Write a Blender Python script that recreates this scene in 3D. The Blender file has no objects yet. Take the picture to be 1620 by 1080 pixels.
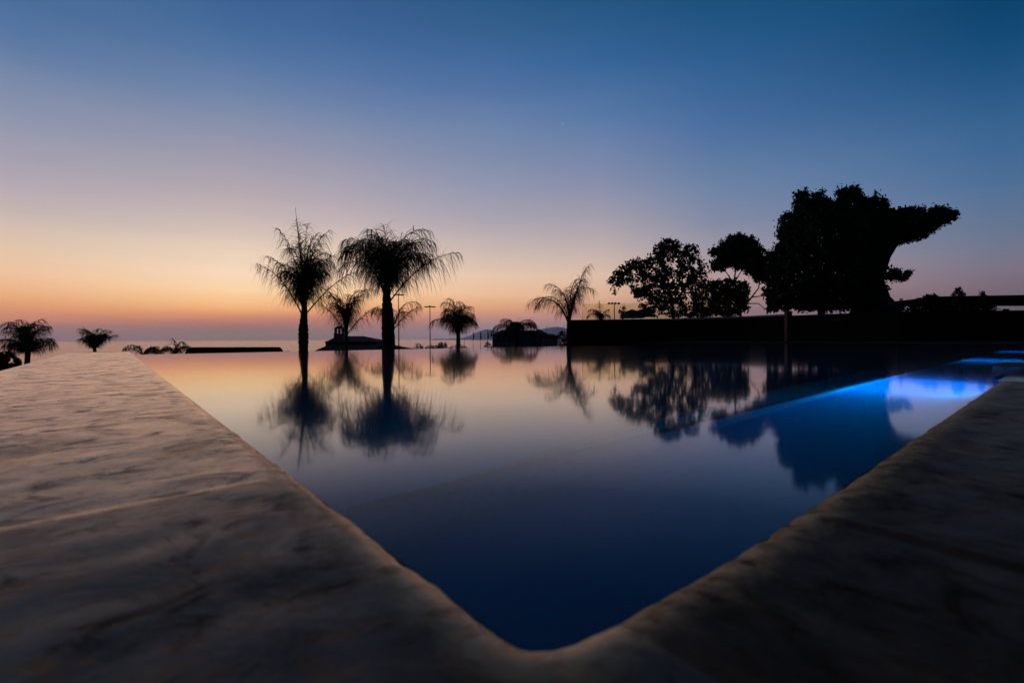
import bpy, math, random
import numpy as np
from mathutils import Vector, Matrix, noise
random.seed(7); rng = np.random.default_rng(7)
S = bpy.context.scene; col = S.collection
PI = math.pi
def lin(c):
    c = c/255.0
    return c/12.92 if c <= .04045 else ((c+.055)/1.055)**2.4
def rgb(r, g, b, a=1): return (lin(r), lin(g), lin(b), a)

# ------------------------------------------------------------------ camera
F = 745.0                                    # focal length in pixels of the 1620 px wide photograph
HW = .30                                     # lens height above the water, metres
CAMR = (Matrix.Rotation(PI/2-math.atan(4.8/F), 3, 'X') @ Matrix.Rotation(-.0048, 3, 'Z'))
cam = bpy.data.cameras.new('camera'); camo = bpy.data.objects.new('camera', cam); col.objects.link(camo)
camo.matrix_world = Matrix.Translation((0, 0, HW)) @ CAMR.to_4x4()
cam.sensor_width = 36; cam.lens = F/1620*36; cam.clip_start = .02; cam.clip_end = 90000
cam.dof.use_dof = True; cam.dof.focus_distance = 9.0; cam.dof.aperture_fstop = 3.2
S.camera = camo
S.view_settings.view_transform = 'Standard'; S.view_settings.look = 'None'
S.view_settings.exposure = 0; S.view_settings.gamma = 1; S.view_settings.use_curve_mapping = False
S.cycles.max_bounces = 8; S.cycles.transparent_max_bounces = 16
S.cycles.sample_clamp_indirect = 3.0

# ------------------------------------------------------------------ dusk sky (world)
def ray(x, y): return CAMR @ Vector(((x-810)/F, -(y-540)/F, -1))
def nn(nt, t, **kw):
    n = nt.nodes.new(t)
    for k, v in kw.items(): setattr(n, k, v)
    return n
def mth(nt, op, a, b=None, clamp=False):
    n = nn(nt, 'ShaderNodeMath', operation=op); n.use_clamp = clamp
    for i, v in enumerate((a, b)):
        if v is None: continue
        if isinstance(v, (int, float)): n.inputs[i].default_value = v
        else: nt.links.new(v, n.inputs[i])
    return n.outputs[0]
# colour against elevation at five headings, read off the photograph: (image row, r, g, b)
SKY = [
 (-46, [(0,72,108,152),(50,84,118,162),(80,96,124,165),(110,114,134,168),(150,128,142,172),(200,146,152,174),(250,165,160,176),(300,184,172,180),(330,196,180,178),(360,212,190,178),(390,226,198,172),(430,240,196,160),(450,240,186,144),(470,232,170,120),(490,220,148,108),(505,198,130,108),(516,160,118,116),(528,138,114,122),(540,132,112,124)]),
 (-30.6, [(0,60,98,148),(50,70,108,156),(100,88,120,164),(150,112,134,170),(200,138,146,172),(250,160,156,174),(300,180,168,176),(350,205,186,182),(400,234,210,186),(430,250,218,190),(460,254,214,166),(480,250,194,136),(495,232,160,108),(505,206,132,104),(515,168,114,106),(525,136,112,110),(540,128,110,114)]),
 (-20.8, [(0,56,94,144),(50,64,102,152),(100,80,114,162),(150,100,126,168),(200,126,140,172),(250,150,152,174),(300,172,164,178),(350,196,180,182),(400,228,204,184),(430,245,212,185),(460,250,208,162),(480,244,187,132),(495,224,154,112),(506,196,128,108),(516,160,114,110),(526,134,112,114),(540,126,108,114)]),
 (-2.3, [(0,42,88,132),(50,54,96,142),(100,66,106,156),(150,84,116,164),(200,108,132,170),(250,126,140,172),(300,146,152,176),(350,170,164,176),(400,204,184,178),(440,232,199,173),(470,236,188,150),(490,220,160,122),(505,190,136,122),(515,158,128,132),(530,138,122,138),(540,130,114,130)]),
 (10.6, [(0,34,84,128),(100,54,100,152),(200,92,124,168),(300,138,144,172),(350,164,158,172),(400,196,178,174),(440,222,190,168),(470,222,178,146),(490,208,152,130),(505,180,132,126),(520,148,122,132),(540,126,110,124)]),
 (23.2, [(0,26,79,122),(100,44,94,144),(200,72,110,160),(300,108,132,166),(350,130,138,164),(390,152,148,164),(440,176,150,150),(470,172,138,132),(495,148,118,120),(540,104,92,106)]),
 (45.6, [(0,6,70,114),(50,14,76,122),(100,26,84,132),(150,42,94,144),(200,58,104,152),(250,68,112,158),(300,84,118,160),(350,102,124,154),(400,120,126,148),(430,130,122,138),(460,130,112,124),(480,118,102,116),(540,78,74,90)]),
]
w = bpy.data.worlds.new('World'); S.world = w; w.use_nodes = True
nt = w.node_tree; nt.nodes.clear(); Lk = nt.links.new
tc = nn(nt, 'ShaderNodeTexCoord'); sp = nn(nt, 'ShaderNodeSeparateXYZ'); Lk(tc.outputs['Generated'], sp.inputs[0])
X, Y, Z = sp.outputs
el = mth(nt, 'DIVIDE', mth(nt, 'ARCSINE', Z), PI/180)
az = mth(nt, 'DIVIDE', mth(nt, 'ARCTAN2', X, Y), PI/180)
# thin uneven bands low in the air
mp = nn(nt, 'ShaderNodeMapping'); mp.inputs['Scale'].default_value = (1.6, 1.6, 34); Lk(tc.outputs['Generated'], mp.inputs[0])
nz = nn(nt, 'ShaderNodeTexNoise'); nz.inputs['Scale'].default_value = 1.3; nz.inputs['Detail'].default_value = 4; Lk(mp.outputs[0], nz.inputs['Vector'])
el = mth(nt, 'ADD', el, mth(nt, 'MULTIPLY', mth(nt, 'SUBTRACT', nz.outputs['Fac'], .5), .9))
fac = mth(nt, 'DIVIDE', el, 45.0, True)
prev = None; paz = None
for a, stops in SKY:
    r = nn(nt, 'ShaderNodeValToRGB'); r.color_ramp.interpolation = 'LINEAR'
    e = r.color_ramp.elements
    pts = []
    xx = math.tan(math.radians(a))
    for (y, R_, G_, B_) in reversed(stops):
        ev = math.degrees(math.atan((538-y)/F/math.hypot(1, xx)))
        pts.append((max(0, ev/45.0), rgb(R_, G_, B_)))
    t_ = stops[0]; pts.append((1.0, tuple(v*.6 for v in rgb(*t_[1:])[:3])+(1,)))
    e[0].position = 0; e[0].color = pts[0][1]; e[1].position = 1; e[1].color = pts[-1][1]
    for p, c in pts[1:-1]:
        q = e.new(p); q.color = c
    Lk(fac, r.inputs[0])
    if prev is None: prev = r.outputs[0]
    else:
        m = nn(nt, 'ShaderNodeMix', data_type='RGBA')
        mr = nn(nt, 'ShaderNodeMapRange'); mr.inputs[1].default_value = paz; mr.inputs[2].default_value = a; mr.interpolation_type = 'LINEAR'
        Lk(az, mr.inputs[0]); Lk(mr.outputs[0], m.inputs[0]); Lk(prev, m.inputs[6]); Lk(r.outputs[0], m.inputs[7]); prev = m.outputs[2]
    paz = a
# the half of the sky away from the sunset falls to night blue
m = nn(nt, 'ShaderNodeMix', data_type='RGBA'); mr = nn(nt, 'ShaderNodeMapRange'); mr.interpolation_type = 'SMOOTHSTEP'
mr.inputs[1].default_value = .62; mr.inputs[2].default_value = -.45
dotv = mth(nt, 'ADD', mth(nt, 'MULTIPLY', X, -.35), mth(nt, 'MULTIPLY', Y, .93))
Lk(dotv, mr.inputs[0]); Lk(mr.outputs[0], m.inputs[0]); Lk(prev, m.inputs[6]); m.inputs[7].default_value = (.005, .012, .03, 1)
sd = ray(890, 196).normalized()
dt = nn(nt, 'ShaderNodeVectorMath', operation='DOT_PRODUCT'); Lk(tc.outputs['Generated'], dt.inputs[0]); dt.inputs[1].default_value = sd
ms = nn(nt, 'ShaderNodeMix', data_type='RGBA'); Lk(mth(nt, 'MULTIPLY', mth(nt, 'GREATER_THAN', dt.outputs['Value'], math.cos(.0010)), .6), ms.inputs[0]); Lk(m.outputs[2], ms.inputs[6]); ms.inputs[7].default_value = (.9, .9, 1, 1)
bg = nn(nt, 'ShaderNodeBackground'); Lk(ms.outputs[2], bg.inputs[0]); Lk(mth(nt, 'ADD', 1.0, mth(nt, 'MULTIPLY', mth(nt, 'EXPONENT', mth(nt, 'MULTIPLY', mth(nt, 'MAXIMUM', el, 0.0), -.2)), .22)), bg.inputs[1])
wo = nn(nt, 'ShaderNodeOutputWorld'); Lk(bg.outputs[0], wo.inputs[0])

# ------------------------------------------------------------------ helpers
def W(x, y, d):                              # the point d metres ahead seen at that place of the photograph
    r = ray(x, y); r *= d/r.y; r.z += HW; return r
def G(x, y, z=0.0):                          # the point at height z seen there
    r = ray(x, y); r *= (z-HW)/r.z; r.z += HW; return r
L2 = Vector((-.6453, .7639)); R2 = Vector((.7639, .6453))     # the pool's two directions
C0 = G(879, 1069, .002).to_2d()
def P(s, t, z=0.0):                          # pool coordinates: s along the right side, t along the left side
    v = C0 + R2*s + L2*t; return Vector((v.x, v.y, z))
def hz(y): return y
def tag(o, label=None, cat=None, group=None, kind=None):
    if label: o['label'] = label
    if cat: o['category'] = cat
    if group: o['group'] = group
    if kind: o['kind'] = kind
    return o
def obj(name, verts, faces, m, parent=None, smooth=False, uv=None):
    me = bpy.data.meshes.new(name); me.from_pydata([tuple(v) for v in verts], [], [tuple(f) for f in faces])
    if smooth: me.polygons.foreach_set('use_smooth', [True]*len(me.polygons))
    if m: me.materials.append(m)
    if uv is not None:
        l = me.uv_layers.new(name='UVMap'); vi = np.zeros(len(me.loops), int); me.loops.foreach_get('vertex_index', vi)
        l.data.foreach_set('uv', np.asarray(uv)[vi].ravel())
    o = bpy.data.objects.new(name, me); col.objects.link(o)
    if parent:
        o.parent = parent; o.matrix_parent_inverse = parent.matrix_world.inverted()
    return o
def thing(name, loc, label, cat, group=None):
    o = bpy.data.objects.new(name, None); o.location = loc; col.objects.link(o); o.empty_display_size = .2
    o.matrix_world = Matrix.Translation(loc)
    return tag(o, label, cat, group)
class MB:
    def __init__(s): s.v = []; s.f = []
    def add(s, v, f):
        n = len(s.v); s.v += [tuple(p) for p in v]; s.f += [tuple(i+n for i in q) for q in f]
    def prism(s, pts, z0, z1):               # pts: plan outline (2D), anticlockwise
        n = len(pts)
        v = [(p[0], p[1], z0) for p in pts]+[(p[0], p[1], z1) for p in pts]
        f = [tuple(range(n-1, -1, -1)), tuple(range(n, 2*n))]+[(i, (i+1) % n, n+(i+1) % n, n+i) for i in range(n)]
        s.add(v, f)
    def box(s, c, sx, sy, sz, rot=0):        # c = centre of the base
        ca, sa = math.cos(rot), math.sin(rot)
        s.prism([(c[0]+ca*a*sx/2-sa*b*sy/2, c[1]+sa*a*sx/2+ca*b*sy/2) for a, b in ((-1,-1),(1,-1),(1,1),(-1,1))], c[2], c[2]+sz)
    def tube(s, pts, rad, n=7, cap=True):
        pts = [Vector(p) for p in pts]; k = len(pts); v = []
        for i, p in enumerate(pts):
            d = (pts[min(i+1, k-1)]-pts[max(i-1, 0)]).normalized()
            a = d.cross(Vector((.13, 1, .07))).normalized(); b = d.cross(a)
            r = rad[i] if isinstance(rad, (list, tuple)) else rad
            v += [p+a*math.cos(2*PI*j/n)*r+b*math.sin(2*PI*j/n)*r for j in range(n)]
        f = [(i*n+j, i*n+(j+1) % n, (i+1)*n+(j+1) % n, (i+1)*n+j) for i in range(k-1) for j in range(n)]
        if cap: f += [tuple(range(n-1, -1, -1)), tuple((k-1)*n+j for j in range(n))]
        s.add(v, f)
    def lathe(s, c, prof, n=20):
        v = []; k = len(prof)
        for r, z in prof: v += [(c[0]+r*math.cos(2*PI*j/n), c[1]+r*math.sin(2*PI*j/n), c[2]+z) for j in range(n)]
        f = [(i*n+j, i*n+(j+1) % n, (i+1)*n+(j+1) % n, (i+1)*n+j) for i in range(k-1) for j in range(n)]
        f += [tuple(range(n-1, -1, -1)), tuple((k-1)*n+j for j in range(n))]
        s.add(v, f)
    def build(s, name, m, parent=None, smooth=False): return obj(name, s.v, s.f, m, parent, smooth)

# ------------------------------------------------------------------ materials
def mat(name, base, rough=.8, spec=.3, noise_scale=None, amp=.35, bump=0, bscale=None):
    m = bpy.data.materials.new(name); m.use_nodes = True; nt = m.node_tree; b = nt.nodes['Principled BSDF']
    b.inputs['Base Color'].default_value = (*base, 1); b.inputs['Roughness'].default_value = rough
    b.inputs['Specular IOR Level'].default_value = spec
    if noise_scale:
        tc = nn(nt, 'ShaderNodeTexCoord'); nz = nn(nt, 'ShaderNodeTexNoise'); nz.inputs['Scale'].default_value = noise_scale; nz.inputs['Detail'].default_value = 6
        nt.links.new(tc.outputs['Object'], nz.inputs['Vector'])
        r = nn(nt, 'ShaderNodeValToRGB'); r.color_ramp.elements[0].position = .3; r.color_ramp.elements[1].position = .72
        r.color_ramp.elements[0].color = (*[c*(1-amp) for c in base], 1); r.color_ramp.elements[1].color = (*[min(1, c*(1+amp)) for c in base], 1)
        nt.links.new(nz.outputs['Fac'], r.inputs[0]); nt.links.new(r.outputs[0], b.inputs['Base Color'])
        if bump:
            bp = nn(nt, 'ShaderNodeBump'); bp.inputs['Strength'].default_value = 1; bp.inputs['Distance'].default_value = bump
            nt.links.new(nz.outputs['Fac'], bp.inputs['Height']); nt.links.new(bp.outputs[0], b.inputs['Normal'])
    return m
M = {
 'leaf': mat('tree_leaves', (.035, .05, .022), .85, .05, .8, .5),
 'frond': mat('palm_fronds', (.04, .052, .022), .8, .08, 1.2, .5),
 'bark': mat('bark', (.06, .048, .038), .95, .05, 6, .5, .02),
 'hedge': mat('clipped_hedge', (.02, .03, .014), .95, .03, 4, .5),
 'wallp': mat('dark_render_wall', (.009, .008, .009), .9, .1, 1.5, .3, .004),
 'house': mat('house_plaster', (.16, .16, .19), .9, .1, 2, .15),
 'roof': mat('roof_tiles', (.07, .045, .04), .9, .05, 5, .3),
 'pane': mat('dark_window_pane', (.02, .025, .03), .15, .5),
 'metal': mat('grey_painted_metal', (.09, .09, .09), .6, .2, 4, .2),
 'cloth': mat('flag_cloth', (.12, .1, .13), .9, .05, 3, .2),
 'pillar': mat('brown_stone_pillar', (.12, .07, .045), .85, .15, 6, .3, .006),
 'ground': mat('dark_planted_ground', (.035, .035, .022), .95, .02, .4, .5),
 'capst': mat('pale_coping_stone', (.2, .24, .26), .6, .3, 5, .2, .003),
 'hill': mat('far_mountain', (.95, .82, .9), 1, 0, .001, .12),  # pale lilac base puts distance haze into the mountain colour
 'tile': mat('pool_tiles', (.0005, .10, .26), .45, .3, 30, .07),
}
def stone():
    m = bpy.data.materials.new('worn_stone'); m.use_nodes = True; nt = m.node_tree; b = nt.nodes['Principled BSDF']; Lk = nt.links.new
    uv = nn(nt, 'ShaderNodeUVMap'); tc = nn(nt, 'ShaderNodeTexCoord')
    def mapd(sx, sy, src=None):
        mp = nn(nt, 'ShaderNodeMapping'); mp.inputs['Scale'].default_value = (sx, sy, 1); Lk(uv.outputs[0], mp.inputs[0]); return mp.outputs[0]
    def noi(vec, sc, det=7, rough=.6, dist=0):
        n = nn(nt, 'ShaderNodeTexNoise'); n.inputs['Scale'].default_value = sc; n.inputs['Detail'].default_value = det
        n.inputs['Roughness'].default_value = rough; n.inputs['Distortion'].default_value = dist; Lk(vec, n.inputs['Vector']); return n.outputs['Fac']
    def ramp(v, stops):
        r = nn(nt, 'ShaderNodeValToRGB'); e = r.color_ramp.elements
        e[0].position, e[0].color = stops[0][0], stops[0][1]; e[1].position, e[1].color = stops[-1][0], stops[-1][1]
        for p, c in stops[1:-1]: q = e.new(p); q.color = c
        Lk(v, r.inputs[0]); return r.outputs[0]
    g = lambda v: (v, v, v, 1)
    big = noi(mapd(1.0, 1.5), 3.2, 9, .66, .7)
    vein = noi(mapd(1.6, 1.0), 7.5, 9, .7, .8)      # veins run across the walk
    fine = noi(mapd(1, 1), 60, 5, .6)
    col1 = ramp(big, [(.30, (.05, .028, .019, 1)), (.5, (.16, .088, .053, 1)), (.7, (.30, .17, .10, 1))])
    veinc = ramp(vein, [(.34, g(.30)), (.46, g(.8)), (.6, g(1))])
    mx = nn(nt, 'ShaderNodeMix', data_type='RGBA', blend_type='MULTIPLY'); mx.inputs[0].default_value = 1; Lk(col1, mx.inputs[6]); Lk(veinc, mx.inputs[7])
    # the rounded nosing is a patchy ochre, brighter than the slabs
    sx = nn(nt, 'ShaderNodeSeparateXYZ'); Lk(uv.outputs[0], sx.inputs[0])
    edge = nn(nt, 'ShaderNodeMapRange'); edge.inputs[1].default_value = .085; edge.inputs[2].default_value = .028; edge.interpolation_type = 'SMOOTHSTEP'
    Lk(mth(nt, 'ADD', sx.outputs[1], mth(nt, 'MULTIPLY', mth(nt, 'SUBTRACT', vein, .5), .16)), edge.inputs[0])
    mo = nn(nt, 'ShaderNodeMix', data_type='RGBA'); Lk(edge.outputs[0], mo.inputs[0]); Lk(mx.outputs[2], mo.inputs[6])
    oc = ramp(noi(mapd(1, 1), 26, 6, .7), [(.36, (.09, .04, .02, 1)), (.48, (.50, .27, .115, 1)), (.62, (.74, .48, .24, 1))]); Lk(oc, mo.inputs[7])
    # joints between slabs
    ju = mth(nt, 'PINGPONG', mth(nt, 'ADD', mth(nt, 'ADD', sx.outputs[0], .61), mth(nt, 'MULTIPLY', mth(nt, 'SUBTRACT', big, .5), .03)), .62)
    j1 = mth(nt, 'LESS_THAN', ju, .005)
    jv = mth(nt, 'ABSOLUTE', mth(nt, 'SUBTRACT', sx.outputs[1], .085)); j2 = mth(nt, 'LESS_THAN', jv, .003)
    j1 = mth(nt, 'MULTIPLY', j1, mth(nt, 'SUBTRACT', 1.0, mth(nt, 'MULTIPLY', mth(nt, 'GREATER_THAN', sx.outputs[0], 15.05), .75)))
    jn = mth(nt, 'MULTIPLY', j1, mth(nt, 'GREATER_THAN', sx.outputs[1], .05))
    mj = nn(nt, 'ShaderNodeMix', data_type='RGBA'); Lk(mth(nt, 'MULTIPLY', jn, .7), mj.inputs[0]); Lk(mo.outputs[2], mj.inputs[6]); mj.inputs[7].default_value = (.03, .024, .02, 1)
    Lk(mj.outputs[2], b.inputs['Base Color'])
    rr = ramp(vein, [(.33, g(.4)), (.47, g(.25)), (.7, g(.18))]); 
    b.inputs['Roughness'].default_value = .8; b.inputs['Specular IOR Level'].default_value = 0
    # the right-hand slabs have lost their polish, the corner slab part of it
    wr = mth(nt, 'SUBTRACT', 1.0, mth(nt, 'ADD', mth(nt, 'MULTIPLY', mth(nt, 'GREATER_THAN', sx.outputs[0], 14.27), .22), mth(nt, 'MULTIPLY', mth(nt, 'GREATER_THAN', sx.outputs[0], 15.05), .56)))
    gs = nn(nt, 'ShaderNodeBsdfGlossy'); Lk(mth(nt, 'SUBTRACT', rr, mth(nt, 'MULTIPLY', wr, .0)), gs.inputs['Roughness']); gs.inputs['Color'].default_value = (1, .83, .69, 1)
    fr = nn(nt, 'ShaderNodeFresnel'); fr.inputs[0].default_value = 1.36
    pol = ramp(big, [(.3, g(.45)), (.5, g(.95)), (.7, g(1))]); pol2 = ramp(vein, [(.36, g(.35)), (.46, g(.9)), (.56, g(1))])
    mxs = nn(nt, 'ShaderNodeMixShader')
    Lk(mth(nt, 'MULTIPLY', mth(nt, 'MULTIPLY', mth(nt, 'MULTIPLY', fr.outputs[0], 1.4), wr), mth(nt, 'MULTIPLY', pol, mth(nt, 'MULTIPLY', pol2, mth(nt, 'SUBTRACT', 1.0, mth(nt, 'MULTIPLY', jn, .7)))), True), mxs.inputs[0])
    Lk(b.outputs[0], mxs.inputs[1]); Lk(gs.outputs[0], mxs.inputs[2]); Lk(mxs.outputs[0], nt.nodes['Material Output'].inputs[0])
    pit = ramp(noi(mapd(2.2, 1), 16, 8, .75, .4), [(.33, g(0)), (.45, g(1))])
    h = mth(nt, 'ADD', mth(nt, 'MULTIPLY', big, 2.2), mth(nt, 'ADD', mth(nt, 'MULTIPLY', vein, .8), mth(nt, 'ADD', mth(nt, 'MULTIPLY', fine, .10), mth(nt, 'MULTIPLY', pit, .28))))
    h = mth(nt, 'SUBTRACT', h, mth(nt, 'MULTIPLY', jn, .5))
    bp = nn(nt, 'ShaderNodeBump'); bp.inputs['Strength'].default_value = 1; bp.inputs['Distance'].default_value = .0013; Lk(h, bp.inputs['Height']); Lk(bp.outputs[0], b.inputs['Normal']); Lk(bp.outputs[0], gs.inputs['Normal'])
    return m
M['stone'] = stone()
def water(name, rough, bumpd, scale, tint=(1, 1, 1)):
    m = bpy.data.materials.new(name); m.use_nodes = True; nt = m.node_tree; nt.nodes.clear(); Lk = nt.links.new
    o = nn(nt, 'ShaderNodeOutputMaterial'); gl = nn(nt, 'ShaderNodeBsdfRefraction'); gl.inputs['IOR'].default_value = 1.33; gl.inputs['Roughness'].default_value = .02
    gs = nn(nt, 'ShaderNodeBsdfGlossy'); gs.inputs['Roughness'].default_value = rough; gs.inputs['Color'].default_value = (*tint, 1); mx = nn(nt, 'ShaderNodeMixShader')
    fr = nn(nt, 'ShaderNodeFresnel'); fr.inputs[0].default_value = 1.33; cr = nn(nt, 'ShaderNodeValToRGB'); e = cr.color_ramp.elements; e[0].color = (.012, .012, .012, 1); e[1].color = (1, 1, 1, 1)
    for p_, c_ in ((.07, .018), (.16, .085), (.29, .36), (.45, .60), (.63, .80)): q = e.new(p_); q.color = (c_, c_, c_, 1)
    Lk(fr.outputs[0], cr.inputs[0]); Lk(cr.outputs[0], mx.inputs[0])
    tc = nn(nt, 'ShaderNodeTexCoord'); nz = nn(nt, 'ShaderNodeTexNoise'); nz.inputs['Scale'].default_value = scale; nz.inputs['Detail'].default_value = 2
    Lk(tc.outputs['Object'], nz.inputs['Vector']); bp = nn(nt, 'ShaderNodeBump'); bp.inputs['Distance'].default_value = bumpd; bp.inputs['Strength'].default_value = 1
    Lk(nz.outputs['Fac'], bp.inputs['Height']); Lk(bp.outputs[0], gl.inputs['Normal']); Lk(bp.outputs[0], gs.inputs['Normal']); Lk(gl.outputs[0], mx.inputs[1]); Lk(gs.outputs[0], mx.inputs[2]); Lk(mx.outputs[0], o.inputs[0]); return m
M['pool'] = water('pool_water', .055, .0005, 2.2, (.97, .99, 1))
def sea():
    m = mat('sea_water', (.30, .24, .46), .14, .2); nt = m.node_tree; b = nt.nodes['Principled BSDF']
    tc = nn(nt, 'ShaderNodeTexCoord'); mp = nn(nt, 'ShaderNodeMapping'); mp.inputs['Scale'].default_value = (.002, .02, 1); nt.links.new(tc.outputs['Object'], mp.inputs[0])
    nz = nn(nt, 'ShaderNodeTexNoise'); nz.inputs['Scale'].default_value = 1; nz.inputs['Detail'].default_value = 5; nt.links.new(mp.outputs[0], nz.inputs['Vector'])
    r = nn(nt, 'ShaderNodeMapRange'); r.inputs[3].default_value = .08; r.inputs[4].default_value = .2; nt.links.new(nz.outputs['Fac'], r.inputs[0]); nt.links.new(r.outputs[0], b.inputs['Roughness'])
    return m
M['sea'] = sea()
def emit(name, c, s):
    m = bpy.data.materials.new(name); m.use_nodes = True; b = m.node_tree.nodes['Principled BSDF']
    b.inputs['Emission Color'].default_value = (*c, 1); b.inputs['Emission Strength'].default_value = s; b.inputs['Base Color'].default_value = (.1, .1, .1, 1); return m
def pane_glass():
    m = bpy.data.materials.new('tinted_balustrade_glass'); m.use_nodes = True; nt = m.node_tree; nt.nodes.clear()
    o = nn(nt, 'ShaderNodeOutputMaterial'); t = nn(nt, 'ShaderNodeBsdfTransparent'); g = nn(nt, 'ShaderNodeBsdfGlossy'); g.inputs['Roughness'].default_value = .03
    t.inputs[0].default_value = (.88, .90, .76, 1); mx = nn(nt, 'ShaderNodeMixShader'); fr = nn(nt, 'ShaderNodeFresnel'); fr.inputs[0].default_value = 1.45
    nt.links.new(mth(nt, 'MULTIPLY', fr.outputs[0], .35), mx.inputs[0]); nt.links.new(t.outputs[0], mx.inputs[1]); nt.links.new(g.outputs[0], mx.inputs[2]); nt.links.new(mx.outputs[0], o.inputs[0]); return m
M['glass'] = pane_glass()

# ------------------------------------------------------------------ setting: sea, mountains, ground
SEA = -22.0
obj('sea', [(-13900, 250, SEA), (13900, 250, SEA), (13900, 12700, SEA), (-13900, 12700, SEA)], [(0, 1, 2, 3)], M['sea'])['kind'] = 'structure'
def gz(x, y):                                # height of the land
    z = -1.3-.05*max(0, y-6)-.0004*max(0, y-6)**1.5*0
    k = min(1, max(0, (x-.11*y-1.5)/3.0)); k = k*k*(3-2*k)
    return z
def terrain():
    xs = list(np.linspace(-900, -70, 14))+list(np.linspace(-60, 80, 57))+list(np.linspace(95, 900, 14))
    ys = list(np.linspace(-40, 20, 13))+list(np.linspace(23, 110, 40))+list(np.linspace(125, 620, 16))
    v = []
    for y in ys:
        for x in xs: v.append((x, y, gz(x, y)+.35*noise.noise(Vector((x*.11, y*.11, 0)))*(1 if y > 20 else .3)))
    n = len(xs)
    f = [(j*n+i, j*n+i+1, (j+1)*n+i+1, (j+1)*n+i) for j in range(len(ys)-1) for i in range(n-1)]
    # the land is dug out under the pool so that the basin stands free
    for i, p in enumerate(v):
        r = Vector(p[:2])-C0; a, c = r.dot(R2), r.dot(L2)
        if -1.0 < a < 28 and -3 < c < 14.5: v[i] = (p[0], p[1], min(p[2], -2.5))
    return obj('ground', v, f, M['ground'], smooth=True)
terrain()['kind'] = 'structure'
def ridge(pts, d, name='mountains'):
    v = []; f = []
    rows = 6
    for i, (x, y) in enumerate(pts):
        top = W(x, y, d); base = SEA-5
        for r in range(rows):
            u = r/(rows-1); dy = (u-1)*900
            v.append((top.x*(d+dy)/d, top.y+dy, base+(top.z-base)*(u**1.3)+noise.noise(Vector((i*.9, r*1.7, 3)))*16*u*(1-u)))
        v.append((top.x*1.25, top.y+1200, base))
    k = rows+1
    f = [(i*k+r, (i+1)*k+r, (i+1)*k+r+1, i*k+r+1) for i in range(len(pts)-1) for r in range(k-1)]
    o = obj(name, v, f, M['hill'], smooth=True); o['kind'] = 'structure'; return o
rp = []
for x in range(690, 1000, 5):
    base = 536
    h = 20*math.exp(-((x-770)/26)**2)+25*math.exp(-((x-880)/44)**2)+14*math.exp(-((x-960)/30)**2)+7*math.exp(-((x-825)/25)**2)
    rp.append((x, base-h*.76-1.2*noise.noise(Vector((x*.09, 0, 0)))))
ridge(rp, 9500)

# ------------------------------------------------------------------ pool: basin, water, coping
TF = 12.2; SF = 24.0; SJ = 3.95             # infinity edge, far end, end of the near coping
def sheet(name, pts, m, parent=None): return obj(name, pts, [tuple(range(len(pts)))], m, parent)
def fillet_path():
    pts = []                                 # (point 2D, outward normal, running length)
    rs = .40                                 # the corner is cut back a little and eased along the right side
    tipw = G(872, 1034, .001).to_2d()-C0; tp_s, tp_t = tipw.dot(R2), tipw.dot(L2); r = tp_t+.03
    ts = []; t = 15.0
    while t > r: ts.append(t); t -= max(.008, t*.02)
    for t in ts: pts.append((C0+L2*t, -R2))
    ctl = [[(0, r), (0, r-.015), (tp_s*.2, tp_t+.012), (tp_s, tp_t)], [(tp_s, tp_t), (tp_s+.02, tp_t-.012), (rs*.45, .012), (rs, 0)]]
    for ci, cc in enumerate(ctl):
        b0, b1, b2, b3 = [C0+R2*a+L2*c for a, c in cc]; n_ = 10 if ci == 0 else 30
        for i in range(0 if ci == 0 else 1, n_+1):
            u = i/n_; w_ = 1-u
            p = b0*w_**3+b1*3*w_*w_*u+b2*3*w_*u*u+b3*u**3
            d = (b1-b0)*3*w_*w_+(b2-b1)*6*w_*u+(b3-b2)*3*u*u; d.normalize()
            pts.append((p, Vector((d.y, -d.x))))
    for _ in range(2):                       # even out the outward directions through the corner
        nn_ = [p[1] for p in pts]
        pts = [(p, (nn_[max(i-2, 0)]+nn_[max(i-1, 0)]+nn_[i]+nn_[min(i+1, len(pts)-1)]+nn_[min(i+2, len(pts)-1)]).normalized()) for i, (p, q) in enumerate(pts)]
    s = rs+.008
    while s < SJ: pts.append((C0+R2*s, -L2)); s += max(.008, s*.02)
    pts.append((C0+R2*SJ, -L2))
    return pts
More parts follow.
